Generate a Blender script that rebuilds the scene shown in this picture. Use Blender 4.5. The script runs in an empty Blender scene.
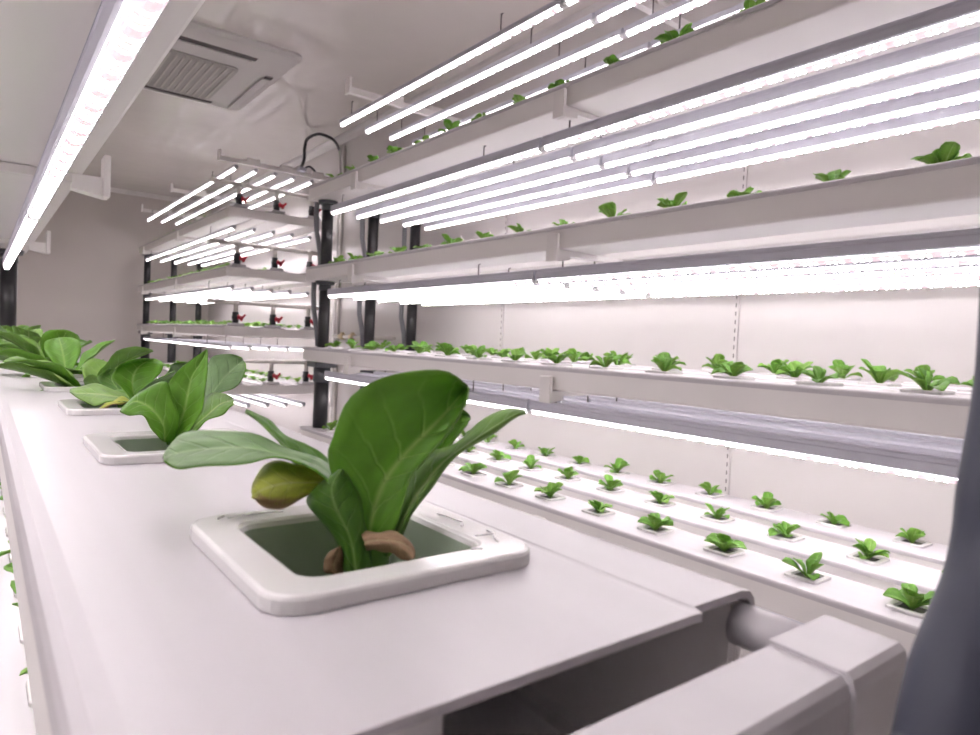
import bpy, bmesh, math, random
from mathutils import Vector, Matrix

S = bpy.context.scene
COL = S.collection
Z0 = 1.2                      # floor is at z = 0; rack measurements are written from the 1.2 m eye level
R = random.Random(7)
PI = math.pi

# ------------------------------------------------------------------ materials
def nodes(name):
    m = bpy.data.materials.new(name); m.use_nodes = True
    nt = m.node_tree
    b = nt.nodes['Principled BSDF']
    return m, nt, b

def N(nt, kind, **kw):
    n = nt.nodes.new(kind)
    for k, v in kw.items():
        if k.startswith('i_'): n.inputs[k[2:].replace('_', ' ')].default_value = v
        else: setattr(n, k, v)
    return n

def plastic(name, col, rough=0.4, var=0.03, scale=(6, 6, 6), bump=0.0, bscale=60, metallic=0.0, coat=0.0, spec=0.5):
    m, nt, b = nodes(name)
    tc = N(nt, 'ShaderNodeTexCoord'); mp = N(nt, 'ShaderNodeMapping')
    mp.inputs['Scale'].default_value = scale
    nz = N(nt, 'ShaderNodeTexNoise', i_Scale=1.0, i_Detail=4.0)
    nt.links.new(tc.outputs['Object'], mp.inputs['Vector']); nt.links.new(mp.outputs['Vector'], nz.inputs['Vector'])
    cr = N(nt, 'ShaderNodeValToRGB')
    cr.color_ramp.elements[0].position = .3; cr.color_ramp.elements[1].position = .7
    cr.color_ramp.elements[0].color = tuple(max(0, c * (1 - var)) for c in col) + (1,)
    cr.color_ramp.elements[1].color = tuple(min(1, c * (1 + var)) for c in col) + (1,)
    nt.links.new(nz.outputs['Fac'], cr.inputs['Fac']); nt.links.new(cr.outputs['Color'], b.inputs['Base Color'])
    b.inputs['Roughness'].default_value = rough; b.inputs['Metallic'].default_value = metallic
    b.inputs['Coat Weight'].default_value = coat; b.inputs['Coat Roughness'].default_value = .1
    b.inputs['Specular IOR Level'].default_value = spec
    if bump:
        n2 = N(nt, 'ShaderNodeTexNoise', i_Scale=bscale, i_Detail=2.0)
        nt.links.new(tc.outputs['Object'], n2.inputs['Vector'])
        bp = N(nt, 'ShaderNodeBump', i_Strength=bump, i_Distance=.01)
        nt.links.new(n2.outputs['Fac'], bp.inputs['Height']); nt.links.new(bp.outputs['Normal'], b.inputs['Normal'])
    return m

M_LID = plastic('white_lid_plastic', (.565, .542, .565), .36, .03, (60, 1.2, 10), coat=.1)
M_TROUGH = plastic('white_trough_plastic', (.86, .835, .82), .34, .02, (4, 1, 4))
M_ARM = plastic('white_arm_plastic', (.82, .795, .78), .45, .02)
M_CUP = plastic('white_cup_plastic', (.70, .69, .685), .22, .015, coat=.3)
M_CUPIN = plastic('green_tinged_cup_plastic', (.36, .43, .33), .5, .12, (30, 30, 30))  # mottled muted green for the cup interior
M_FILM = plastic('white_film_glint', (.97, .96, .97), .3, .01)  # opaque white stands in for the glints on creased clear film
M_MEDIUM = plastic('dark_growing_sponge', (.05, .055, .035), .9, .3, (200, 200, 200), bump=.4, bscale=300)
M_ALU = plastic('grey_aluminium', (.56, .56, .63), .5, .004, (40, .3, 40), metallic=.1)
M_CAP = plastic('tube_end_plastic', (.82, .82, .84), .3, .02)
M_CLIP = plastic('dark_metal_clip', (.13, .12, .12), .4, .05, metallic=.5)
M_BLACK = plastic('black_pipe_plastic', (.018, .018, .020), .35, .1, bump=.08, bscale=40)
M_GREYP = plastic('dark_grey_fitting', (.085, .09, .10), .45, .06)
M_GREYH = plastic('grey_flexible_hose', (.22, .225, .24), .5, .05)
M_HOSE = plastic('dark_blue_grey_rubber', (.036, .040, .062), .6, .08)
M_RED = plastic('red_valve_plastic', (.42, .01, .03), .35, .05)
M_PVC = plastic('pale_grey_pvc', (.58, .55, .52), .4, .04)
M_BRASS = plastic('yellowed_fitting', (.62, .50, .33), .4, .08)
M_AC = plastic('air_conditioner_plastic', (.70, .68, .67), .4, .01)
M_ACD = plastic('air_conditioner_slot', (.10, .09, .09), .5, .05)
M_GRILLE = plastic('air_conditioner_grille', (.44, .425, .41), .5, .03)
M_WALL = plastic('glossy_wall_panel', (.63, .605, .595), .22, .02, (1, 1.5, .4), bump=.06, bscale=14)
M_BACK = plastic('back_wall_panel', (.58, .54, .515), .3, .03, (1, 1, 1), bump=.05, bscale=8)  # panel colour greyed to stand for the weaker light back there
M_CEIL = plastic('glossy_ceiling_panel', (.80, .765, .73), .09, .03, (2, 2, 2), bump=.22, bscale=6, coat=.4)
M_FLOOR = plastic('grey_floor_coating', (.55, .535, .525), .45, .06, (3, 3, 3))
M_TRIM = plastic('white_trim_plastic', (.70, .68, .67), .35, .02)

def lens_mat():
    m, nt, b = nodes('led_lens')
    tc = N(nt, 'ShaderNodeTexCoord'); sp = N(nt, 'ShaderNodeSeparateXYZ')
    nt.links.new(tc.outputs['Object'], sp.inputs['Vector'])
    def mth(op, a, bb=None, c=None):
        n = N(nt, 'ShaderNodeMath', operation=op)
        for i, v in enumerate((a, bb, c)):
            if v is None: continue
            if isinstance(v, (int, float)): n.inputs[i].default_value = v
            else: nt.links.new(v, n.inputs[i])
        return n.outputs[0]
    x = mth('ABSOLUTE', sp.outputs['X']); y = sp.outputs['Y']
    # led chips: three white ones then one red one, every 48 mm, on the centre line
    ph = mth('FRACT', mth('MULTIPLY', y, 1 / .048))
    cell = mth('MULTIPLY', ph, 4.0)
    fr = mth('FRACT', cell)
    dot = mth('LESS_THAN', mth('ABSOLUTE', mth('SUBTRACT', fr, .5)), .22)
    centre = mth('LESS_THAN', x, .0070)
    isred = mth('GREATER_THAN', ph, .75)
    chip = mth('MULTIPLY', dot, centre)
    white_chip = mth('MULTIPLY', chip, mth('SUBTRACT', 1.0, isred))
    edge = mth('GREATER_THAN', x, .00955)
    st = mth('ADD', mth('ADD', mth('MULTIPLY', edge, EDGE), mth('MULTIPLY', white_chip, CHIP)), BODY)
    mix = N(nt, 'ShaderNodeMix', data_type='RGBA')
    mix.inputs[6].default_value = (1.0, .92, .945, 1); mix.inputs[7].default_value = (1.0, .66, .74, 1)
    nt.links.new(mth('MULTIPLY', isred, mth('LESS_THAN', x, .0094)), mix.inputs[0])
    nt.links.new(mix.outputs[2], b.inputs['Emission Color'])
    nt.links.new(st, b.inputs['Emission Strength'])
    b.inputs['Base Color'].default_value = (.85, .83, .86, 1); b.inputs['Roughness'].default_value = .2
    return m
EDGE, CHIP, BODY = 12.0, 42.0, .62
M_LENS = lens_mat()

def leaf_mat(name, col, vein, rough=.42, trans=.25, edge=None, vs=.35):
    m, nt, b = nodes(name)
    uv = N(nt, 'ShaderNodeUVMap'); sp = N(nt, 'ShaderNodeSeparateXYZ')
    nt.links.new(uv.outputs['UV'], sp.inputs['Vector'])
    def mth(op, a, bb=None, c=None):
        n = N(nt, 'ShaderNodeMath', operation=op)
        for i, v in enumerate((a, bb, c)):
            if v is None: continue
            if isinstance(v, (int, float)): n.inputs[i].default_value = v
            else: nt.links.new(v, n.inputs[i])
        return n.outputs[0]
    u = sp.outputs['X']; v = sp.outputs['Y']          # u: 0..1 across, v: 0..1 from base to tip
    a = mth('ABSOLUTE', mth('MULTIPLY', mth('SUBTRACT', u, .5), 2.0))
    w = mth('MULTIPLY', mth('SUBTRACT', 1.25, v), .13)
    mid = mth('SUBTRACT', 1.0, mth('SMOOTH_MIN', mth('DIVIDE', a, w), 1.0, .4))
    nz = N(nt, 'ShaderNodeTexNoise', i_Scale=7.0, i_Detail=4.0)
    nt.links.new(uv.outputs['UV'], nz.inputs['Vector'])
    warp = mth('MULTIPLY', mth('SUBTRACT', nz.outputs['Fac'], .5), .35)
    sv = mth('SINE', mth('MULTIPLY', mth('ADD', mth('SUBTRACT', mth('MULTIPLY', v, 7.0), mth('MULTIPLY', a, 1.5)), warp), 6.283))
    side = mth('POWER', mth('MAXIMUM', sv, 0.0), 14.0)
    side = mth('MULTIPLY', side, mth('SUBTRACT', 1.0, a))
    fac = mth('MINIMUM', mth('ADD', mth('MAXIMUM', mid, 0.0), mth('MULTIPLY', side, vs)), 1.0)
    n2 = N(nt, 'ShaderNodeTexNoise', i_Scale=4.0, i_Detail=3.0)
    nt.links.new(uv.outputs['UV'], n2.inputs['Vector'])
    cr = N(nt, 'ShaderNodeValToRGB')
    cr.color_ramp.elements[0].position = .3; cr.color_ramp.elements[1].position = .72
    cr.color_ramp.elements[0].color = tuple(c * .80 for c in col) + (1,)
    cr.color_ramp.elements[1].color = tuple(min(1, c * 1.18) for c in col) + (1,)
    nt.links.new(n2.outputs['Fac'], cr.inputs['Fac'])
    mix = N(nt, 'ShaderNodeMix', data_type='RGBA')
    mix.inputs[7].default_value = vein + (1,)
    nt.links.new(fac, mix.inputs[0]); nt.links.new(cr.outputs['Color'], mix.inputs[6])
    out = mix.outputs[2]
    if edge:                                          # withered rim with a ragged border
        e = mth('ADD', mth('ADD', mth('MULTIPLY', v, edge[1]), mth('MULTIPLY', u, edge[2])), mth('MULTIPLY', nz.outputs['Fac'], .5))
        e = mth('MULTIPLY', mth('SUBTRACT', e, edge[3]), 6.0)
        cl = N(nt, 'ShaderNodeClamp'); nt.links.new(e, cl.inputs['Value'])
        mx = N(nt, 'ShaderNodeMix', data_type='RGBA'); mx.inputs[7].default_value = edge[0] + (1,)
        nt.links.new(cl.outputs[0], mx.inputs[0]); nt.links.new(out, mx.inputs[6]); out = mx.outputs[2]
    nt.links.new(out, b.inputs['Base Color'])
    b.inputs['Roughness'].default_value = rough
    b.inputs['Specular IOR Level'].default_value = .35
    bp = N(nt, 'ShaderNodeBump', i_Strength=.6, i_Distance=.0014)
    hh = mth('ADD', mth('MULTIPLY', side, -.6), mth('MULTIPLY', n2.outputs['Fac'], .8))
    nt.links.new(hh, bp.inputs['Height']); nt.links.new(bp.outputs['Normal'], b.inputs['Normal'])
    tr = N(nt, 'ShaderNodeBsdfTranslucent'); nt.links.new(out, tr.inputs['Color'])
    ms = N(nt, 'ShaderNodeMixShader'); ms.inputs[0].default_value = trans
    o = nt.nodes['Material Output']
    nt.links.new(b.outputs[0], ms.inputs[1]); nt.links.new(tr.outputs[0], ms.inputs[2]); nt.links.new(ms.outputs[0], o.inputs['Surface'])
    return m
L_A = leaf_mat('leaf_bright_green', (.13, .325, .028), (.30, .50, .11), vs=.5)
L_U = leaf_mat('leaf_underside', (.15, .30, .055), (.36, .48, .18))
L_P = leaf_mat('leaf_pale_grey_green', (.150, .265, .100), (.25, .37, .18), .42, .15)
L_D = leaf_mat('leaf_deep_green', (.085, .21, .026), (.23, .38, .10))
L_L = leaf_mat('leaf_light_green', (.19, .36, .06), (.34, .48, .16))
L_Y = leaf_mat('leaf_yellowing', (.52, .58, .11), (.58, .62, .22), .5, .32, ((.46, .32, .17), .55, .75, 1.12))
L_B = leaf_mat('leaf_withered_brown', (.34, .22, .13), (.40, .33, .18), .7, .15)
L_S = leaf_mat('seedling_green', (.15, .36, .045), (.34, .55, .15), .45, .25, None, .15)
L_S2 = leaf_mat('seedling_light_green', (.22, .44, .07), (.40, .58, .19), .45, .25, None, .15)
LM = {'A': (L_A, L_U), 'U': (L_U, L_A), 'P': (L_P, L_A), 'D': (L_D, L_U), 'L': (L_L, L_U), 'Y': (L_Y, L_Y), 'B': (L_B, L_B)}

# ------------------------------------------------------------------ mesh helpers
class MB:
    def __init__(s): s.v = []; s.f = []; s.sm = []
    def add(s, vs, fs, smooth=False):
        o = len(s.v); s.v += [tuple(v) for v in vs]
        s.f += [tuple(i + o for i in f) for f in fs]; s.sm += [smooth] * len(fs); return s
    def box(s, x0, x1, y0, y1, z0, z1, bev=0.0):
        if bev <= 0:
            vs = [(x, y, z) for z in (z0, z1) for y in (y0, y1) for x in (x0, x1)]
            return s.add(vs, [(0, 2, 3, 1), (4, 5, 7, 6), (0, 1, 5, 4), (2, 6, 7, 3), (0, 4, 6, 2), (1, 3, 7, 5)])
        bm = bmesh.new(); bmesh.ops.create_cube(bm, size=1)
        for v in bm.verts: v.co = Vector(((x0 + x1) / 2 + v.co.x * (x1 - x0), (y0 + y1) / 2 + v.co.y * (y1 - y0), (z0 + z1) / 2 + v.co.z * (z1 - z0)))
        bmesh.ops.bevel(bm, geom=list(bm.edges), offset=bev, segments=2, affect='EDGES', profile=.5)
        bm.verts.index_update()
        s.add([v.co for v in bm.verts], [tuple(v.index for v in f.verts) for f in bm.faces], False); bm.free(); return s
    def tube(s, pts, r, n=10, caps=True):
        P = [Vector(p) for p in pts]; rs = r if isinstance(r, (list, tuple)) else [r] * len(P)
        vs = []; up = Vector((.13, .07, 1)).normalized(); pu = None
        for i, p in enumerate(P):
            t = (P[min(i + 1, len(P) - 1)] - P[max(i - 1, 0)]).normalized()
            if pu is None:
                a = up if abs(t.dot(up)) < .9 else Vector((1, 0, 0))
                pu = (a - t * a.dot(t)).normalized()
            else: pu = (pu - t * pu.dot(t)).normalized()
            w = t.cross(pu)
            vs += [p + (pu * math.cos(2 * PI * k / n) + w * math.sin(2 * PI * k / n)) * rs[i] for k in range(n)]
        fs = [(i * n + k, i * n + (k + 1) % n, (i + 1) * n + (k + 1) % n, (i + 1) * n + k) for i in range(len(P) - 1) for k in range(n)]
        s.add(vs, fs, True)
        if caps:
            o = len(s.v) - len(vs)
            s.f.append(tuple(o + k for k in reversed(range(n)))); s.f.append(tuple(o + (len(P) - 1) * n + k for k in range(n))); s.sm += [False, False]
        return s
    def loops(s, L, close_last=False, close_first=False, smooth=False):
        n = len(L[0]); vs = [p for l in L for p in l]
        fs = [(i * n + k, i * n + (k + 1) % n, (i + 1) * n + (k + 1) % n, (i + 1) * n + k) for i in range(len(L) - 1) for k in range(n)]
        if close_last: fs.append(tuple((len(L) - 1) * n + k for k in range(n)))
        if close_first: fs.append(tuple(reversed(range(n))))
        return s.add(vs, fs, smooth)
    def prism(s, prof, y0, y1, caps=True):        # closed profile (x, z) run along y
        n = len(prof)
        vs = [(x, y0, z) for x, z in prof] + [(x, y1, z) for x, z in prof]
        fs = [(k, (k + 1) % n, n + (k + 1) % n, n + k) for k in range(n)]
        if caps: fs += [tuple(reversed(range(n))), tuple(range(n, 2 * n))]
        return s.add(vs, fs)
    def mesh(s, name, mat):
        m = bpy.data.meshes.new(name); m.from_pydata(s.v, [], s.f)
        m.polygons.foreach_set('use_smooth', s.sm)
        for x in (mat if isinstance(mat, (list, tuple)) else [mat]): m.materials.append(x)
        bm = bmesh.new(); bm.from_mesh(m); bmesh.ops.recalc_face_normals(bm, faces=bm.faces); bm.to_mesh(m); bm.free()
        return m
    def obj(s, name, mat, parent=None, loc=None):
        return link(name, s.mesh(name, mat), parent, loc)

def link(name, mesh, parent=None, loc=None):
    o = bpy.data.objects.new(name, mesh); COL.objects.link(o)
    if parent is not None: o.parent = parent
    if loc is not None: o.location = loc
    return o
def tag(o, label=None, cat=None, group=None, kind=None):
    if label: o['label'] = label
    if cat: o['category'] = cat
    if group: o['group'] = group
    if kind: o['kind'] = kind
    return o
def thing(name, label, cat, loc, group=None, rz=0):
    o = bpy.data.objects.new(name, None); COL.objects.link(o); o.empty_display_size = .02
    o.location = (loc[0], loc[1], loc[2] + Z0); o.rotation_euler = (0, 0, rz)
    return tag(o, label, cat, group)
def dup(root, label, loc, rz=0, group=None, sc=1.0):
    r = root.copy(); COL.objects.link(r); r.location = (loc[0], loc[1], loc[2] + Z0); r.rotation_euler = (0, 0, rz); r.scale = (sc, sc, sc)
    r['label'] = label
    if group: r['group'] = group
    for ch in list(root.children):
        c = ch.copy(); COL.objects.link(c); c.parent = r
        for g in list(ch.children):
            d = g.copy(); COL.objects.link(d); d.parent = c
    return r
ORD = ['first', 'second', 'third', 'fourth', 'fifth', 'sixth', 'seventh', 'eighth', 'ninth', 'tenth', 'eleventh', 'twelfth', 'thirteenth', 'fourteenth', 'fifteenth', 'sixteenth', 'seventeenth']
ROW = ['front', 'middle', 'back']
def struct(name, mb, mat):
    o = mb.obj(name, mat); o.location = (0, 0, Z0); return tag(o, kind='structure')

# leaf surface lofted through rows of (left edge, midrib, right edge)
def leaf_mesh(name, rows, mats, nl=14, nw=8, ruffle=.0006, seed=0, thick=True, bulge=0.0):
    rr = random.Random(seed); n = len(rows)
    P = [[Vector(p) for p in r] for r in rows]
    def cr(c, t):
        x = t * (n - 1); i = min(int(x), n - 2); f = x - i
        p0, p1, p2, p3 = P[max(i - 1, 0)][c], P[i][c], P[i + 1][c], P[min(i + 2, n - 1)][c]
        return .5 * ((2 * p1) + (p2 - p0) * f + (2 * p0 - 5 * p1 + 4 * p2 - p3) * f * f + (3 * p1 - p0 - 3 * p2 + p3) * f ** 3)
    vs = []; uv = []; ph = rr.uniform(0, 6)
    for i in range(nl + 1):
        t = i / nl; A, Mi, B = cr(0, t), cr(1, t), cr(2, t)
        nrm = (cr(1, min(1, t + .05)) - cr(1, max(0, t - .05))).cross(B - A)
        if nrm.length > 1e-9: nrm.normalize()
        for j in range(nw + 1):
            u = -1 + 2 * j / nw
            p = A * (u * (u - 1) / 2) + Mi * (1 - u * u) + B * (u * (u + 1) / 2)
            p += nrm * (ruffle * abs(u) ** 2 * math.sin(t * 17 + ph + (2 if u > 0 else 0)) * math.sin(PI * min(1, t * 1.1)))
            p += nrm * (-ruffle * .9 * math.exp(-(u / .18) ** 2))
            vs.append(p); uv.append(((u + 1) / 2, t))
    fs = [(i * (nw + 1) + j, i * (nw + 1) + j + 1, (i + 1) * (nw + 1) + j + 1, (i + 1) * (nw + 1) + j) for i in range(nl) for j in range(nw)]
    m = bpy.data.meshes.new(name); m.from_pydata([tuple(v) for v in vs], [], fs)
    l = m.uv_layers.new(name='UVMap')
    for poly in m.polygons:
        poly.use_smooth = True
        for li in poly.loop_indices: l.data[li].uv = uv[m.loops[li].vertex_index]
    for x in mats: m.materials.append(x)
    return m
def thicken(o, t=.0006):
    md = o.modifiers.new('thickness', 'SOLIDIFY'); md.thickness = t; md.offset = 0; md.material_offset = 1; md.material_offset_rim = 0
    return o
def arc_rows(az, elev, length, width, droop=0.8, cup=.15, twist=0, n=6, base_r=.004, petiole=.25, z=0):
    # rows for a free-growing leaf: midrib leaves the crown at azimuth az and bends outwards
    p = Vector((math.cos(az) * base_r, math.sin(az) * base_r, z)); rows = []; e = elev
    out = Vector((math.cos(az), math.sin(az), 0)); side = Vector((-math.sin(az), math.cos(az), 0))
    for i in range(n + 1):
        t = i / n
        if t < petiole: w = width * (.16 + .25 * t / petiole)
        else:
            q = (t - petiole) / (1 - petiole); w = width * (.41 + .62 * math.sin(PI * min(1, q * .98) ** 1.0) ** .8) * (1 if q < .7 else math.sqrt(max(0, 1 - ((q - .7) / .31) ** 2)))
        d = out * math.cos(e) + Vector((0, 0, 1)) * math.sin(e)
        nr = -out * math.sin(e) + Vector((0, 0, 1)) * math.cos(e)
        a = twist * t
        sv = side * math.cos(a) + nr * math.sin(a)
        up = nr * (cup * w)
        rows.append((p + sv * w / 2 + up, p.copy(), p - sv * w / 2 + up))
        p = p + d * (length / n); e -= droop / n
    return rows
def rsq(hx, r, z, k=5, cx=0, cy=0):               # rounded square loop
    out = []
    for sx, sy, a0 in ((1, 1, 0), (-1, 1, PI / 2), (-1, -1, PI), (1, -1, 1.5 * PI)):
        for i in range(k + 1):
            a = a0 + PI / 2 * i / k
            out.append((cx + sx * (hx - r) + r * math.cos(a), cy + sy * (hx - r) + r * math.sin(a), z))
    return out
# ------------------------------------------------------------------ room shell
XL, XR, Y0, Y1, ZF, ZC = -.62, 2.00, -1.3, 7.70, -1.2, 1.40
struct('floor', MB().box(XL - .05, XR + .05, Y0 - .05, Y1 + .05, ZF - .05, ZF), M_FLOOR)
struct('ceiling', MB().box(XL - .05, XR + .05, Y0 - .05, Y1 + .05, ZC, ZC + .05), M_CEIL)
struct('wall_right', MB().box(XR, XR + .05, Y0, Y1, ZF, ZC), M_WALL)
struct('wall_left', MB().box(XL - .05, XL, Y0, Y1, ZF, ZC), M_WALL)
struct('wall_back', MB().box(XL, XR, Y1, Y1 + .05, ZF, ZC), M_BACK)
struct('wall_front', MB().box(XL, XR, Y0 - .05, Y0, ZF, ZC), M_WALL)
cv = [(XR, ZC), (XR - .045, ZC)] + [(XR - .045 + .04 * (1 - math.cos(a)) , ZC - .04 * math.sin(a)) for a in (PI / 8, PI / 4, 3 * PI / 8)] + [(XR, ZC - .045)]
struct('trim_1', MB().prism(cv, Y0, Y1), M_TRIM)                       # cove between ceiling and right wall
cb = [(y, z) for y, z in ((Y1, ZC), (Y1 - .04, ZC), (Y1 - .02, ZC - .025), (Y1, ZC - .04))]
m = MB(); m.add([(XL, y, z) for y, z in cb] + [(XR, y, z) for y, z in cb], [(0, 1, 5, 4), (1, 2, 6, 5), (2, 3, 7, 6), (0, 3, 7, 4)])
struct('trim_2', m, M_TRIM)
struct('trim_3', MB().box(XR - .006, XR, 4.405, 4.44, ZF, ZC - .045), M_TRIM)   # panel joint cover behind the gap
# slotted wall tracks
def track(y, label, z0=-1.1, z1=1.2):
    t = thing('slotted_wall_track', label, 'wall track', (XR, y, 0), 'slotted wall tracks')
    MB().box(-.006, 0, -.010, .010, z0, z1).obj('rail', M_WALL, t)
    s = MB(); z = z0 + .03
    while z < z1 - .03:
        s.box(-.0066, -.0055, -.002, .002, z, z + .014); z += .028
    tag(s.obj('slots', M_CLIP, t), kind='stuff')
    return t
track(1.26, 'white slotted wall track nearest the camera, on the right wall behind the near rack')
track(2.51, 'white slotted wall track halfway along the near rack on the right wall')
track(4.52, 'white slotted wall track beside the wall joint between the two racks', -1.1, .9)

# ceiling air conditioner
t = thing('air_conditioner', 'square beige ceiling cassette air conditioner with ribbed grille', 'air conditioner', (.75, 3.79, ZC))
m = MB(); m.loops([rsq(.52, .05, 0), rsq(.52, .05, -.012), rsq(.505, .045, -.028), rsq(.40, .05, -.036)], close_last=True)
m.obj('panel', M_AC, t)
g = MB(); g.loops([rsq(.30, .04, -.0362), rsq(.30, .04, -.042), rsq(.285, .03, -.043)], close_last=True)
go = g.obj('grille', M_GRILLE, t); go.location = (0, .09, 0)
g = MB()
for i in range(17): g.box(-.27 + i * .0338, -.27 + i * .0338 + .010, -.27, .27, -.047, -.042)
tag(g.obj('grille_ribs', M_PVC, go), kind='stuff')
for (x0, x1, y0, y1) in ((-.33, .33, -.40, -.355), (-.33, .33, .42, .455), (.435, .475, -.20, .46), (-.475, -.435, -.20, .46)):
    lo = MB().box(x0, x1, y0, y1, -.0375, -.030, .002).obj('louver', M_ACD, t)
    if x1 - x0 > .3: MB().box(x0 + .02, x1 - .02, y0 + (.036 if y0 < 0 else .016), y1 + .012, -.046, -.040, .002).obj('vane', M_AC, lo)
    else: MB().box(x0 - .012, x1 - .008, y0 + .02, y1 - .02, -.046, -.040, .002).obj('vane', M_AC, lo)

# ------------------------------------------------------------------ grow channels
def lid_mesh(w, y0, y1, holes=(), hr=.03, step=0.0):
    prof = [(0, -.013), (0, -.006), (.0008, -.003), (.003, -.0008), (.007, 0), (.0268, 0), (.0278, -.0002), (.0294, -.0002), (.0304, 0), (w / 2 - hr, 0)]
    prof = [(x, 0 if x > .02 else z) for x, z in prof] + [(w - x, z) for x, z in reversed(prof)]
    ys = [y0]
    for h in holes: ys += [h - hr, h + hr]
    ys.append(y1); n = len(prof); vs = []
    for i, y in enumerate(ys):
        for j, (x, z) in enumerate(prof):
            dy = step if (i == 0 and j > n - 7) else 0
            vs.append((x - w / 2, y + dy, z))
    fs = []
    for i in range(len(ys) - 1):
        for j in range(n - 1):
            if j == n // 2 - 1 and holes and i % 2 == 1: continue
            fs.append((i * n + j, i * n + j + 1, (i + 1) * n + j + 1, (i + 1) * n + j))
    return MB().add(vs, fs)
def trough_mesh(w, h, y0, y1, open_left=None, open_right=0):
    a = w / 2 - .003; th = .0022
    outer = [(-a, -.004), (-a, -h + .005), (-a + .0015, -h + .0015), (-a + .005, -h), (a - .005, -h), (a - .0015, -h + .0015), (a, -h + .005), (a, -.004)]
    inner = [(x * (a - th) / a, z + (th if z < -.02 else 0)) for x, z in reversed(outer)]
    m = MB().prism(outer + inner, y0, y1)
    m.box(-a + th, a - th, y1 - .003, y1 - .0002, -h + th, -.004)
    if open_left is None: m.box(-a + th, a - th, y0 + .0002, y0 + .003, -h + th, -.004)
    else: m.box(-a + th, open_left, y0 + .004, y0 + .007, -h + th, -.004).box(open_right, a - th, y0 + .001, y0 + .004, -h + th, -.004)
    return m
CW, CH = .150, .066
RY0, RY1 = .0885, 3.115
LIDM = lid_mesh(CW, RY0, RY1).mesh('lid', M_LID)
TRM = trough_mesh(CW - .002, CH, RY0 + .004, RY1 - .001).mesh('trough', M_TROUGH)
def solid(o, t=.002):
    md = o.modifiers.new('thickness', 'SOLIDIFY'); md.thickness = t; md.offset = -1; md.use_even_offset = False; return o
proto = None
def channel(label, loc, group, lid=None, trough=None):
    t = thing('grow_channel', label, 'grow channel', loc, group)
    solid(link('lid', lid or LIDM, t)); link('trough', trough or TRM, t)
    return t
FX = [1.3235, 1.5685, 1.8135]                    # channel centre lines of both right-hand racks
TOP = {0: -.82, 1: -.438, 2: -.050, 3: .335, 4: .720}
TN = {0: 'lowest tier', 1: 'fourth tier down', 2: 'third tier down', 3: 'second tier down', 4: 'top tier'}
for k in (1, 2, 3, 4):
    for r in range(3):
        channel('white grow channel, %s row of the %s on the near rack' % (ROW[r], TN[k]), (FX[r], 0, TOP[k]), 'grow channels of the near rack')
channel('white grow channel low in the bottom right corner, below the seedling tiers', (FX[0], 0, TOP[0]), 'grow channels of the near rack')
FTOP = {0: -.71, 1: -.33, 2: .05, 3: .43, 4: .81}
FY0 = 4.40
FLID = lid_mesh(CW, 0, 3.0).mesh('lid', M_LID); FTR = trough_mesh(CW - .002, CH, .004, 2.999).mesh('trough', M_TROUGH)
for k in range(5):
    for r in range(3):
        channel('white grow channel, %s row of the %s on the far rack' % (ROW[r], TN[k]), (FX[r], FY0, FTOP[k]), 'grow channels of the far rack', FLID, FTR)
# the channel under the camera
CX = .0865; LT = -.0594
PY = [.1705 + .19 * k for k in range(15)]
channel('large white grow channel in the foreground carrying the lettuce plants', (CX, 0, LT), None,
        lid_mesh(CW, RY0, RY1, PY, .0285, .003).mesh('lid', M_LID), trough_mesh(CW - .002, CH, RY0 + .004, RY1 - .001, -.019, .0668).mesh('trough', M_TROUGH))
channel('white grow channel overhead at upper left, above the long light tube', (CX - .013, 0, .335), None)
channel('bright white grow channel far below the left edge of the foreground channel', (CX, 0, -.438), None)
channel('white grow channel at the upper left edge, left of the overhead channel', (CX - .258, 0, .335), None)
# feed header across the channel end
t = thing('header_box', 'white square header box across the bottom right foreground', 'header box', (0, 0, LT))
bp = [(.0567, -.055), (.0567, -.0066), (.0574, -.0042), (.0588, -.0030), (.0735, -.0026), (.0741, -.0034), (.0741, -.055)]
m = MB(); n = len(bp)
m.add([(x, y, z) for x in (-.30, .1385) for y, z in bp], [(k, (k + 1) % n, n + (k + 1) % n, n + k) for k in range(n)] + [tuple(range(n)), tuple(range(n, 2 * n))])
m.obj('body', M_LID, t)
bp2 = [(y + (-.0009 if y < .06 else .0006), z + .0009) for y, z in bp]; m = MB()
xs = [(.1372, 0), (.1625, 0), (.1642, .0012)]
L = []
for x, ins in xs: L.append([(x, y + (ins if y < .065 else -ins), z - (ins if z > -.03 else -ins)) for y, z in bp2])
m.loops(L, close_last=True, close_first=True)
tag(m.obj('end_cap', M_LID, t), 'slightly raised end cap')
t = thing('inlet_pipe', 'short white pipe joining the foreground channel to the square header box', 'pipe', (.1562, .083, LT - .0092))
MB().tube([(0, -.0088, 0), (0, .0100, 0)], .0054, 24).obj('pipe', M_LID, t)

# gutter trays at the near end of the far rack
for k in range(1, 5):
    t = thing('header_box', 'white header box closing the channel ends, %s of the far rack' % TN[k], 'header box', (1.24, FY0, FTOP[k]), 'header boxes of the far rack')
    MB().box(0, .66, -.022, -.001, -.064, -.008, .003).obj('body', M_TROUGH, t)
    for r in range(3):
        MB().box(FX[r] - 1.24 - .045, FX[r] - 1.24 + .045, -.002, .07, .001, .016, .003).obj('inlet_cover', M_LID, t)

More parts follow.
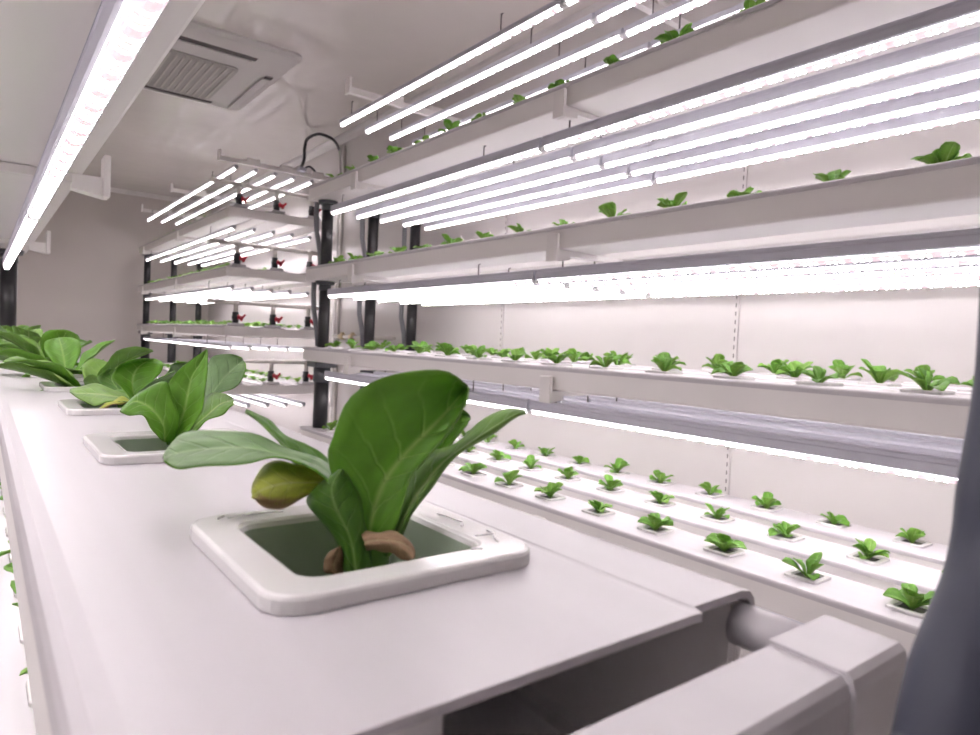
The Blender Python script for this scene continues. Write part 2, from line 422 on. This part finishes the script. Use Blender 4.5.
# ------------------------------------------------------------------ support arms
def arm(label, y, top, group, x=1.225, mirror=False):
    b = top - CH - .001
    t = thing('support_arm', label, 'support arm', (x, y, b), group)
    s = -1 if mirror else 1; x1 = (XR - x) if not mirror else -(x - XL)
    def bx(m, a, c, *r): return m.box(min(a, c), max(a, c), *r)
    bx(MB(), 0, s * .011, -.021, .021, -.034, .040, .002).obj('end_plate', M_ARM, t)
    m = MB()
    a0, a1, a2 = s * .012, s * .058, x1
    v = []
    for yy in (-.016, .016): v += [(a0, yy, -.0005), (a0, yy, -.034), (a1, yy, -.026), (a1, yy, -.0005)]
    m.add(v, [(0, 1, 2, 3), (4, 5, 6, 7), (0, 1, 5, 4), (1, 2, 6, 5), (2, 3, 7, 6), (3, 0, 4, 7)])
    bx(m, a1, a2, -.012, .012, -.015, -.0005)
    m.obj('beam', M_ARM, t)
    return t
AY = (1.34, 2.575)
AP = ('halfway along', 'by the drain pipes')
for k in (0, 1, 2, 3, 4):
    for i, y in enumerate(AY):
        arm('white support arm under the %s, %s, near rack' % (TN[k], AP[i]), y, TOP[k], 'support arms of the near rack')
for k in (0, 1, 2, 3, 4):
    for i, y in enumerate((5.70, 7.05)):
        arm('small white support arm under the %s, %s, far rack' % (TN[k], ('middle', 'back end')[i]), y, FTOP[k], 'support arms of the far rack')
for i, y in enumerate((1.40, 2.65)):
    arm('white support arm of the left rack beside the light tube, %s one' % ('nearer', 'farther')[i], y, .335, 'support arms of the left rack', .185, True)
# light hangers above the top tiers
def hanger(label, y, z, group):
    t = thing('light_hanger', label, 'light hanger', (1.205, y, z), group)
    m = MB().box(0, XR - 1.205, -.012, .012, 0, .026); m.obj('rail', M_ARM, t)
    MB().box(-.012, 0, -.022, .022, -.004, .062, .002).obj('end_plate', M_ARM, t)
    for i in range(3): MB().box(.17 + .22 * i, .25 + .22 * i, -.015, .015, .026, .046, .002).obj('bracket', M_ARM, t)
    return t
hanger('white light hanger near the far end of the near rack, above the top tier', 2.60, 1.016, 'light hangers')
hanger('white light hanger halfway along the near rack, above the top tier', 1.34, 1.016, 'light hangers')
for i, (y, w) in enumerate(((4.47, 'valve end'), (5.78, 'middle'), (6.98, 'back end'))):
    hanger('small white light hanger above the far rack, at its %s' % w, y, 1.100, 'light hangers')

# ------------------------------------------------------------------ grow lights
def light_proto(length, H=.031, clip=.068):
    t = thing('grow_light', '', 'grow light', (0, 0, 0))
    h = length / 2
    prof = [(-.0095, .001), (-.0125, .004), (-.0125, .020), (-.0105, .022), (-.0105, .027), (-.0125, .029), (-.0125, H - .003), (-.009, H), (.009, H), (.0125, H - .003), (.0125, .029), (.0105, .027), (.0105, .022), (.0125, .020), (.0125, .004), (.0095, .001)]
    if H < .03: prof = [(-.0095, .001), (-.0115, .004), (-.0115, H - .003), (-.009, H), (.009, H), (.0115, H - .003), (.0115, .004), (.0095, .001)]
    MB().prism(prof, -h + .003, h - .003).obj('housing', M_ALU, t)
    lp = [(.0098 * math.cos(a), .0005 - .0098 * math.sin(a)) for a in [PI * i / 10 for i in range(11)]]
    m = MB().prism(lp, -h + .012, h - .012); m.obj('lens', M_LENS, t)
    for s in (-1, 1):
        cp = [(.0106 * math.cos(a), .0005 - .0106 * math.sin(a)) for a in [PI * i / 10 for i in range(11)]]
        MB().prism(cp, s * h - (0 if s < 0 else .012), s * h + (.012 if s < 0 else 0)).obj('end_cap', M_CAP, t)
    for y in (-h * .6, h * .86):
        MB().tube([(.0, y, H), (.0, y, clip - .003), (.007, y, clip)], .0022, 6).obj('clip', M_CLIP, t)
    return t
LP = light_proto(1.436)
LPT = light_proto(1.436, .020, .080)
used = [False]
def light(label, loc, group, proto=LP, pk='n'):
    if not proto.get('placed'):
        proto['placed'] = 1; proto.location = (loc[0], loc[1], loc[2] + Z0); proto['label'] = label; proto['group'] = group; return proto
    return dup(proto, label, loc, 0, group)
TX = [1.278 + .125 * i for i in range(5)]
LZ = {1: -.184, 2: .192, 3: .571, 4: .956, 0: -.588}
for k in (4, 3, 2, 1, 0):
    for i, x in enumerate(TX):
        if k == 0 and i > 1: continue
        for hlf, y in (('near', .730), ('far', 2.170)):
            if k == 0 and hlf == 'far': continue
            light(('%s LED tube from the aisle, %s half, above the near rack\'s %s' % (ORD[i], hlf, TN[k])) if k else '%s LED tube low at the bottom right below the seedlings' % ORD[i], (x, y if k < 4 else y - .06, LZ[k] - (.0025 * i if k == 4 else 0)), 'grow lights of the near rack', LPT if k == 4 else LP)
for i in range(5):  # inner left tubes, mostly out of frame, are added to brighten the foreground
    for hlf, y in (('near', .730), ('far', 2.170)):
        light(('long bright overhead LED tube of the left rack, %s half' % hlf) if not i else '%s LED tube from the aisle in the left rack, %s half, added for foreground light' % (ORD[i], hlf), (.0765 - (.040 + .125 * i if i else 0), y, .196), 'grow lights of the left rack')
for i in range(1):
    for hlf, y in (('near', .730), ('far', 2.170)):
        light('LED tube under the foreground channel, %s half, lighting the lower left tier' % hlf, (.0765, y, -.188), 'grow lights of the left rack')
LPF = light_proto(2.76, .018, .072)
FLZ = {1: -.093, 2: .287, 3: .667, 4: 1.047, 0: -.47}
for k in (4, 3, 2, 1, 0):
    for i, x in enumerate(TX):
        light('%s LED tube from the aisle above the far rack\'s %s' % (ORD[i], TN[k]), (x, 5.75, FLZ[k]), 'grow lights of the far rack', LPF)

# ------------------------------------------------------------------ drain pipes and hoses
def drain(label, x, y, z0, z1, group, r=.027, hose=None, big=False):
    t = thing('drain_pipe', label, 'drain pipe', (x, y, z0 + .0005), group)
    H = z1 - z0 - .001
    if big:
        MB().tube([(0, 0, 0), (0, 0, H - .10)], r * 1.3, 20).obj('pipe', M_BLACK, t)
        tag(MB().tube([(0, 0, H - .10), (0, 0, H - .028)], r * 1.5, 20).obj('collar', M_GREYP, t), 'dark grey collar')
        MB().box(-.055, .055, -.055, .055, H - .028, H, .003).obj('flange', M_GREYP, t)
    else:
        MB().tube([(0, 0, 0), (0, 0, H - .045)], r, 20).obj('pipe', M_BLACK, t)
        MB().tube([(0, 0, H - .045), (0, 0, H - .016)], r * 1.1, 20).obj('collar', M_GREYP, t)
        MB().tube([(0, 0, H - .016), (0, 0, H)], [r * 1.55, r * 1.75], 20).obj('flange', M_GREYP, t)
    return t
for k in (1, 2, 3):
    for r in range(3):
        drain('black drain pipe between the %s and the tier above, %s row, near rack' % (TN[k], ROW[r]), FX[r], 3.045, TOP[k], TOP[k + 1] - CH, 'drain pipes of the near rack', big=(k == 1))
        if k > 1:
            H = TOP[k + 1] - CH - TOP[k] - .012; x, y, z = FX[r] - .028, 3.075, TOP[k] + .006
            h = thing('drain_hose', 'grey flexible hose beside the %s row drain pipe above the %s' % (ROW[r], TN[k]), 'hose', (x, y, z), 'grey drain hoses')
            b = .012 + .006 * r
            MB().tube([(.030, .036, 0), (.020, .03, H * .25), (.0 - b * .3, .02, H * .55), (-.012, .012, H * .8), (-.012, .008, H)], .0125, 10).obj('hose', M_GREYH, h)
for k in (0, 1, 2, 3):
    for r in range(3):
        drain('black drain pipe at the back end, %s row, above the %s, far rack' % (ROW[r], TN[k]), FX[r], FY0 + 2.95, FTOP[k], FTOP[k + 1] - CH, 'drain pipes of the far rack', .030, big=(k == 1))
drain('black drain pipe at the far left, end of the foreground channel', CX, 3.045, LT, .335 - CH, None)

# feed manifolds with red valves at the near end of the far rack
for k in (1, 2, 3, 4):
    t = thing('feed_manifold', 'pale header pipe with red-handled valves above the %s of the far rack' % TN[k], 'feed manifold', (1.16, FY0 + .045, FTOP[k]), 'feed manifolds of the far rack')
    MB().tube([(0, 0, .150), (.78, 0, .150)], .0135, 14).obj('header_pipe', M_PVC, t)
    MB().tube([(-.012, 0, .150), (.006, 0, .150)], .017, 14).obj('end_cap', M_PVC, t)
    for r in range(3):
        x = FX[r] - 1.16
        d = MB().tube([(x, 0, .146), (x, 0, .088)], .015, 12)
        d.tube([(x - .022, 0, .150), (x + .022, 0, .150)], .0175, 12); d.obj('tee', M_PVC, t)
        v = MB().tube([(x, 0, .088), (x, 0, .017)], .020, 14).tube([(x, 0, .062), (x, 0, .046)], .0235, 14).obj('valve', M_BLACK, t)
        q = MB(); q.tube([(x + .010, -.020, .055), (x + .030, -.032, .053)], .013, 10)
        q.tube([(x + .022, -.030, .038), (x + .052, -.036, .074)], [.010, .007], 8); q.tube([(x + .008, -.030, .070), (x + .034, -.032, .034)], [.007, .010], 8)
        tag(q.obj('valve_handle', M_RED, v), 'red valve handle')

# wall plumbing and the power cable
t = thing('water_pipe', 'pale wall pipe with yellowed fittings behind the near rack posts', 'pipe', (XR - .03, 4.0, .01))
MB().tube([(0, -.5, 0), (0, .36, 0)], .012, 12).obj('pipe', M_PVC, t)
for y in (.22, .06): tag(MB().tube([(0, y - .03, 0), (0, y + .03, 0)], .019, 12).tube([(0, y, 0), (0, y, .03)], .014, 10).obj('fitting', M_BRASS, t), 'yellowed fitting')
for y in (-.4, .32): MB().box(-.004, .03, y - .008, y + .008, -.016, .016).obj('clamp', M_TRIM, t)
t = thing('wall_conduit', 'thin vertical conduit on the right wall between the racks', 'conduit', (XR - .012, 4.33, 0))
MB().tube([(0, 0, -1.19), (0, 0, 1.33)], .010, 10).obj('pipe', M_PVC, t)
def smooth_pts(P, n=6):
    P = [Vector(p) for p in P]; out = []
    for i in range(len(P) - 1):
        a, b, c, d = P[max(i - 1, 0)], P[i], P[i + 1], P[min(i + 2, len(P) - 1)]
        for k in range(n):
            f = k / n; out.append(.5 * ((2 * b) + (c - a) * f + (2 * a - 5 * b + 4 * c - d) * f * f + (3 * b - a - 3 * c + d) * f ** 3))
    return out + [P[-1]]
t = thing('power_cable', 'black power cable arching from the far rack light hanger to the wall', 'cable', (0, 0, 0))
MB().tube(smooth_pts([(1.72, 4.43, 1.135), (1.73, 4.40, 1.20), (1.75, 4.45, 1.285), (1.765, 4.44, 1.35), (1.81, 4.36, 1.375), (1.88, 4.31, 1.35), (1.94, 4.36, 1.338), (1.992, 4.43, 1.325)]), .0105, 10).obj('cable', M_BLACK, t)
MB().box(1.70, 1.75, 4.40, 4.45, 1.117, 1.142, .003).obj('connector', M_ALU, t)
MB().tube(smooth_pts([(1.74, 4.41, 1.14), (1.77, 4.40, 1.155), (1.81, 4.40, 1.13)]), .007, 8).obj('loop', M_BLACK, t)

# dark hose hanging close to the lens at the right
t = thing('hose', 'blurred dark blue-grey hose hanging close to the lens at the right edge', 'hose', (0, 0, 0))
HP = [(.150, .036, 1.25), (.150, .036, .60), (.151, .036, .12), (.152, .036, .05), (.1525, .036, .0266), (.1534, .036, .0089), (.1534, .036, -.0020), (.1508, .036, -.0130), (.1478, .036, -.0230), (.1468, .036, -.0320), (.1430, .036, -.0400), (.1360, .036, -.0465), (.1295, .036, -.0530), (.125, .036, -.064), (.120, .036, -.085), (.119, .036, -.25), (.12, .036, -.8), (.12, .036, ZF + .001)]
MB().tube(smooth_pts(HP, 8), .0085, 32).obj('hose', M_HOSE, t)

# ------------------------------------------------------------------ plants
def cup_parts(t, big=True, pk=None):
    if big:
        h = .0377; z = .0042
        m = MB(); m.loops([rsq(h, .0095, .0002, 6), rsq(h, .0095, z - .0010, 6), rsq(h - .0004, .0092, z - .0003, 6), rsq(h - .0012, .0086, z, 6), rsq(.0272, .0066, z - .0004, 6), rsq(.0262, .006, z - .0011, 6), rsq(.0256, .0058, z - .0025, 6)], smooth=False)
        m.obj('cup', M_CUP, t)
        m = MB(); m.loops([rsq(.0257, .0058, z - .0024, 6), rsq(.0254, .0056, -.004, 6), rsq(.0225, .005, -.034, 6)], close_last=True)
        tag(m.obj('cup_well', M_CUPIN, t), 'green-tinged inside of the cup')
        MB().loops([rsq(.0243, .005, -.0185, 6), rsq(.022, .005, -.0165, 6)], close_last=True).obj('growing_sponge', M_MEDIUM, t)
LEAVES = {
 0: [
  ('leaf', 'A', [[[75,-18,-44],[42,6,-64],[-4,-8,-46]],[[112,-31,62],[58,28,55],[-21,25,66]],[[134,-34,145],[94,34,159],[-61,77,236]],[[149,-33,197],[138,32,223],[-47,84,305]],[[192,-52,258],[197,17,290],[-5,71,422]],[[242,-77,326],[268,-5,365],[89,16,489]],[[288,-98,415],[327,-19,435],[218,-69,512]],[[301,-95,461],[359,-13,459],[284,-107,471]]]),
  ('leaf', 'A', [[[157,21,-6],[147,53,-26],[137,61,-14]],[[227,29,135],[220,63,96],[195,73,116]],[[299,33,237],[294,71,212],[255,82,232]],[[356,47,284],[367,80,306],[327,81,317]],[[412,61,329],[422,100,356],[388,87,381]],[[447,91,344],[470,123,345],[444,93,354]]]),
  ('leaf', 'U', [[[122,-28,-12],[84,-25,-32],[94,43,-40]],[[160,-18,67],[142,-28,92],[160,43,126]],[[221,-25,149],[193,-28,160],[193,64,201]],[[281,-32,221],[258,-39,235],[254,62,242]],[[357,-53,280],[333,-59,290],[348,34,277]],[[440,-78,335],[417,-85,346],[438,11,345]],[[504,-90,371],[485,-100,383],[522,-9,385]],[[541,-82,378],[528,-97,385],[593,-21,379]]]),
  ('leaf', 'P', [[[37,119,123],[-3,50,129],[-39,1,132]],[[-25,196,220],[-67,113,216],[-101,49,215]],[[-117,294,251],[-163,200,248],[-193,118,247]],[[-190,377,281],[-232,264,262],[-257,164,240]],[[-265,461,290],[-305,332,255],[-330,216,220]],[[-336,540,269],[-377,397,239],[-399,264,211]],[[-372,591,227],[-413,435,223],[-431,286,215]],[[-384,624,183],[-420,451,209],[-448,296,229]]]),
  ('leaf', 'D', [[[56,153,76],[23,128,72],[-9,102,70]],[[12,229,211],[-21,197,198],[-52,175,187]],[[-35,301,246],[-73,270,228],[-93,244,208]],[[-87,379,286],[-115,334,271],[-117,299,251]],[[-124,445,323],[-148,392,317],[-144,358,307]],[[-163,511,345],[-181,449,348],[-182,425,343]]]),
  ('leaf', 'Y', [[[47,112,123],[38,118,104],[23,128,85]],[[-10,150,178],[-37,127,159],[-42,147,127]],[[-87,201,205],[-101,127,171],[-80,143,135]],[[-138,233,219],[-162,124,177],[-113,134,123]],[[-183,259,200],[-222,119,170],[-163,138,105]],[[-208,268,156],[-260,98,162],[-210,141,105]],[[-215,263,128],[-277,60,162],[-241,132,128]]]),
  ('stub_leaf', 'B', [[[4,-50,6],[-6,-54,31],[13,8,42]],[[23,-74,9],[22,-97,44],[43,-34,46]],[[51,-105,6],[56,-145,46],[81,-82,51]],[[71,-131,-6],[74,-182,28],[101,-117,32]],[[84,-150,-8],[68,-200,16],[105,-140,0]]]),
  ('stub_leaf', 'B', [[[-28,46,-89],[-44,34,-82],[-42,57,-87]],[[-20,37,-75],[-55,31,-54],[-65,72,-73]],[[-20,34,-43],[-53,18,-22],[-59,65,-32]],[[-28,37,-12],[-51,5,5],[-37,44,-8]]]),
  ('leaf', 'D', [[[33,-37,-55],[-13,-27,-68],[-23,31,-72]],[[27,-10,32],[-30,-17,31],[-38,66,22]],[[18,20,121],[-66,9,119],[-92,129,95]],[[3,53,178],[-78,14,179],[-78,140,145]],[[-14,86,210],[-61,-3,229],[-11,109,205]]]),],
 1: [
  ('leaf', 'A', [[[23,31,21],[8,117,-5],[-34,49,14]],[[76,23,98],[33,119,91],[-35,88,112]],[[116,25,174],[59,120,180],[-50,137,195]],[[139,40,254],[76,127,277],[-40,166,267]],[[150,65,349],[95,133,359],[3,170,344]],[[161,90,439],[131,125,429],[74,152,426]],[[165,119,498],[162,121,501],[160,123,501]]]),
  ('leaf', 'P', [[[125,231,26],[107,244,9],[113,365,-8]],[[198,234,183],[185,254,178],[193,342,169]],[[256,244,245],[236,281,247],[226,353,281]],[[338,235,281],[293,303,326],[239,380,394]],[[392,248,338],[359,318,391],[267,392,451]],[[420,282,394],[413,342,432],[346,364,474]],[[429,329,426],[438,386,439],[413,343,452]]]),
  ('leaf', 'A', [[[4,71,21],[-44,33,29],[-80,-14,55]],[[20,64,142],[-53,31,112],[-112,-5,98]],[[-11,94,273],[-97,55,187],[-149,10,161]],[[-35,114,323],[-145,81,225],[-191,26,173]],[[-93,159,309],[-186,101,233],[-227,36,173]],[[-168,213,237],[-227,118,194],[-247,36,185]],[[-214,246,177],[-237,112,188],[-251,23,195]]]),
  ('leaf', 'U', [[[47,-38,37],[39,44,19],[46,164,-7]],[[77,-73,106],[82,4,110],[87,141,101]],[[125,-123,153],[126,-37,168],[123,122,181]],[[177,-177,198],[175,-82,228],[177,89,256]],[[207,-213,233],[213,-121,253],[223,60,274]],[[205,-226,258],[227,-142,259],[272,25,253]]]),
  ('leaf', 'P', [[[39,375,74],[19,377,51],[-11,337,49]],[[-18,469,209],[-48,463,194],[-82,429,182]],[[14,492,284],[-57,500,246],[-103,479,241]],[[59,503,322],[-2,489,303],[-49,471,292]],[[103,514,348],[84,454,358],[69,415,364]]]),],
 2: [
  ('leaf', 'L', [[[146,53,26],[135,-65,17],[95,-287,20]],[[46,158,87],[25,23,78],[-18,-197,78]],[[-72,278,150],[-93,114,99],[-107,-130,59]],[[-173,381,149],[-193,192,104],[-187,-69,38]],[[-257,470,120],[-274,254,103],[-260,-11,68]],[[-282,513,99],[-303,277,110],[-320,38,118]]]),
  ('leaf', 'Y', [[[117,-114,22],[115,-176,18],[119,-205,11]],[[7,-90,89],[4,-172,76],[10,-194,63]],[[-83,-84,73],[-93,-182,62],[-87,-196,47]],[[-161,-90,15],[-172,-207,22],[-166,-212,20]]]),
  ('leaf', 'A', [[[135,-64,38],[101,-39,25],[57,-130,46]],[[129,-31,120],[76,20,127],[-7,-51,154]],[[182,-43,202],[75,61,220],[-67,24,222]],[[236,-57,268],[105,76,295],[-36,28,306]],[[257,-45,325],[161,71,346],[34,2,355]],[[254,-16,356],[218,63,369],[121,-39,376]]]),
  ('leaf', 'P', [[[257,220,19],[239,233,7],[201,137,17]],[[373,200,162],[337,227,153],[279,146,171]],[[474,189,248],[419,231,245],[342,165,271]],[[522,218,304],[467,260,313],[370,209,325]],[[515,287,333],[506,294,337],[472,194,346]]]),
  ('leaf', 'D', [[[132,315,0],[97,342,-13],[61,370,-4]],[[107,423,93],[59,502,87],[-19,521,97]],[[81,532,188],[19,663,179],[-83,658,179]],[[110,596,254],[71,753,256],[-1,682,259]]]),],
}

DESC = ['lettuce in the nearest white cup with one big upright leaf and a yellowing leaf', 'lettuce in the second cup from the camera, with a brown-tipped lower leaf', 'lettuce in the third cup from the camera, with a long flat leaf pointing left']
def lettuce(k):
    y = PY[k]; rr = random.Random(40 + k)
    lab = DESC[k] if k < 3 else 'lettuce in the %s cup from the camera along the foreground channel' % ORD[k]
    t = thing('potted_lettuce', lab, 'potted lettuce', (.0866 if k == 0 else .0805 if k == 1 else .0850, y, LT), 'lettuces along the foreground channel')
    cup_parts(t)
    MB().tube([(.0055, .003, -.0165), (.0055, .003, -.004), (.005, .003, .003)], [.0065, .006, .003], 10).obj('stem', L_U, t)
    if k < 3:
        for i, (nm, mat, rows) in enumerate(LEAVES[k]):
            rows = [[Vector(p) * 1e-4 for p in r] for r in rows]
            o = link(nm, leaf_mesh(nm, rows, LM[mat][::-1], 26, 14, .0007 if k == 0 else .0010, i), t); thicken(o, .0005)
            if mat == 'Y': tag(o, 'yellowing leaf with a brown rim')
            if mat == 'B': tag(o, 'small withered brown leaf')
            if mat == 'P': tag(o, 'pale grey-green leaf')
    if k == 0:
        m = MB(); q = random.Random(3)
        for i in range(12):
            a = q.choice((0, 0, 1, 2))
            if a == 0: p0 = Vector((.030 + q.uniform(-.002, .002), q.uniform(-.028, .032), .0046)); d = Vector((q.uniform(-.003, .004), q.uniform(-.010, .010), 0))
            elif a == 1: p0 = Vector((q.uniform(.0, .026), -.031 + q.uniform(-.002, .002), .0046)); d = Vector((q.uniform(-.003, .003), q.uniform(-.004, .004), 0))
            else: p0 = Vector((q.uniform(-.030, -.012), .031 + q.uniform(-.002, .002), .0046)); d = Vector((q.uniform(-.008, .008), q.uniform(-.002, .002), 0))
            m.tube(smooth_pts([p0 - d, p0 - d * .3 + Vector((q.uniform(-.001, .001), 0, 0)), p0 + d * .4, p0 + d], 3), [.00004] + [.00030] * 8 + [.00004], 5)
        tag(m.obj('plastic_film', M_FILM, t), 'white creases painted as glints on clear film', kind='stuff')
    if k >= 2:
        nlv = 6 if k == 2 else rr.randint(8, 10)
        a0 = rr.uniform(0, 6)
        for i in range(nlv):
            if k == 2: az, el, ln, wd = rr.uniform(-.9, 1.9), rr.uniform(.35, 1.0), rr.uniform(.05, .075), rr.uniform(.028, .038)
            else: az, el, ln, wd = a0 + 2.4 * i, rr.uniform(.15, 1.15), rr.uniform(.060, .088), rr.uniform(.032, .046)
            if i == 0 and k > 2: az, el, ln = PI + rr.uniform(-.3, .3), .5, .08
            rows = arc_rows(az, el, ln, wd, rr.uniform(.3, 1.0), .16, rr.uniform(-.5, .5), 7, .004, .22, -.006)
            mat = rr.choice(('A', 'A', 'D', 'P', 'L', 'U'))
            o = link('leaf', leaf_mesh('leaf', rows, LM[mat], 14, 8, .0015, 10 * k + i), t); thicken(o, .0005)
for k in range(15): lettuce(k)

# seedlings: six kinds, each a small cup with one rosette of leaves
def rosette(seed, big=1.0, lo=False, spread=0):
    rr = random.Random(seed); vs = []; fs = []; uvs = []; nl, nw = (7, 4) if not lo else (4, 2)
    n = rr.randint(8, 10); a0 = rr.uniform(0, 6)
    for i in range(n):
        outer = i < n - 2
        el = rr.uniform(.50, 1.05) if outer else rr.uniform(1.1, 1.4)
        ln = rr.uniform(.040, .056) * (1 if outer else .8) * big
        rows = arc_rows(a0 + 2 * PI * i / (n - 2 if outer else n) + rr.uniform(-.35, .35), el, ln, rr.uniform(.024, .032) * big, rr.uniform(.3, 1.2), .2, rr.uniform(-.5, .5), 6, .0025, .30, .001)
        m = leaf_mesh('tmp', rows, [], nl, nw, .0012, seed * 20 + i)
        o = len(vs); vs += [tuple(v.co) for v in m.vertices]; fs += [tuple(x + o for x in p.vertices) for p in m.polygons]
        u = [None] * len(m.vertices)
        for l in m.loops: u[l.vertex_index] = tuple(m.uv_layers[0].data[l.index].uv)
        uvs += u; bpy.data.meshes.remove(m)
    m = bpy.data.meshes.new('foliage'); m.from_pydata(vs, [], fs); l = m.uv_layers.new(name='UVMap')
    for p in m.polygons:
        p.use_smooth = True
        for li in p.loop_indices: l.data[li].uv = uvs[m.loops[li].vertex_index]
    a, b = (L_S, L_S2) if seed % 3 else (L_S2, L_S)
    m.materials.append(a); m.materials.append(b)
    return m
def small_cup():
    m = MB(); h = .034; z = .006
    m.loops([rsq(h, .008, .0003, 4), rsq(h, .008, z - .001, 4), rsq(h - .001, .0075, z, 4), rsq(.0245, .006, z, 4), rsq(.0235, .0055, z - .002, 4), rsq(.0225, .005, .0012, 4)])
    return m.mesh('cup', M_CUP)
CUPM = small_cup()
SOILM = MB().loops([rsq(.0240, .005, .0008, 4), rsq(.0225, .005, .0014, 4)], close_last=True).mesh('growing_sponge', M_MEDIUM)
KINDS = []
for s in range(7):
    KINDS.append((rosette(s + 1), CUPM))
FKIND = [rosette(30 + s, .95, True) for s in range(4)]
def seedling(label, loc, group, s, rz, kind, parts=True, sc=1.0):
    t = thing('potted_seedling', label, 'potted seedling', loc, group, rz)
    if parts:
        link('cup', CUPM, t).rotation_euler = (0, 0, -rz); link('growing_sponge', SOILM, t).rotation_euler = (0, 0, -rz)
        f = link('foliage', KINDS[kind][0], t); f.scale = (sc, sc, sc * 1.22); thicken(f, .0005)
    else:
        f = link('foliage', FKIND[kind % 4], t); f.scale = (sc,) * 3; link('cup', CUPM, t).rotation_euler = (0, 0, -rz)
    return t
R = random.Random(11)
GR = 'seedlings on the near rack'
SEED_LAB = '%s seedling from the right, %s row, %s, near rack'
for k, rows in ((1, (0, 1, 2)), (2, (0, 1, 2)), (3, (0,)), (4, (0,))):
    for r in rows:
        for j in range(14):
            y = .456 + .19 * j - (.012 if r else 0)
            if k == 3 and r == 0 and j in (5,): pass
            seedling(SEED_LAB % (ORD[j], ROW[r], TN[k]), (FX[r] + (.006 if k < 4 else -.012), y, TOP[k]), GR, j, R.uniform(0, 6.28), R.randrange(7), True, R.uniform(.85, 1.1) * {1: .97, 2: 1.0, 3: 1.0, 4: 1.08}[k])
for k in (1, 2, 3, 4):
    for r in range(3):
        if k in (3, 4) and r == 2: continue
        for j in range(14):
            seedling('%s tiny seedling from the valves, %s row, %s, far rack' % (ORD[j], ROW[r], TN[k]), (FX[r], FY0 + .20 + .19 * j, FTOP[k]), 'seedlings on the far rack', j, R.uniform(0, 6.28), R.randrange(4), False, R.uniform(.9, 1.15))
for j in range(10):
    seedling('%s seedling glimpsed below the left edge of the foreground channel' % ORD[j], (CX, .55 + .19 * j, -.438), 'seedlings under the foreground channel', j, R.uniform(0, 6.28), R.randrange(7), True, 1.15)

# ------------------------------------------------------------------ light, camera
w = bpy.data.worlds.new('dim_surroundings'); S.world = w; w.use_nodes = True
w.node_tree.nodes['Background'].inputs[0].default_value = (.8, .8, .85, 1); w.node_tree.nodes['Background'].inputs[1].default_value = .02
cam = bpy.data.cameras.new('camera'); co = bpy.data.objects.new('camera', cam); COL.objects.link(co)
CM = ((0.79163679, -0.01551562, -0.61079493), (-0.60927925, 0.05475242, -0.79106319), (0.04571634, 0.99837941, 0.03389069))
co.matrix_world = Matrix(((*CM[0], 0), (*CM[1], 0), (*CM[2], Z0), (0, 0, 0, 1)))
cam.sensor_fit = 'HORIZONTAL'; cam.sensor_width = 36; cam.lens = 24.4184; cam.clip_start = .01
cam.dof.use_dof = True; cam.dof.focus_distance = .42; cam.dof.aperture_fstop = 22
S.camera = co
S.view_settings.view_transform = 'Standard'; S.view_settings.look = 'None'; S.view_settings.gamma = 1; S.view_settings.use_curve_mapping = False
S.view_settings.exposure = 0.25
S.cycles.use_denoising = True; S.cycles.max_bounces = 12; S.cycles.diffuse_bounces = 8
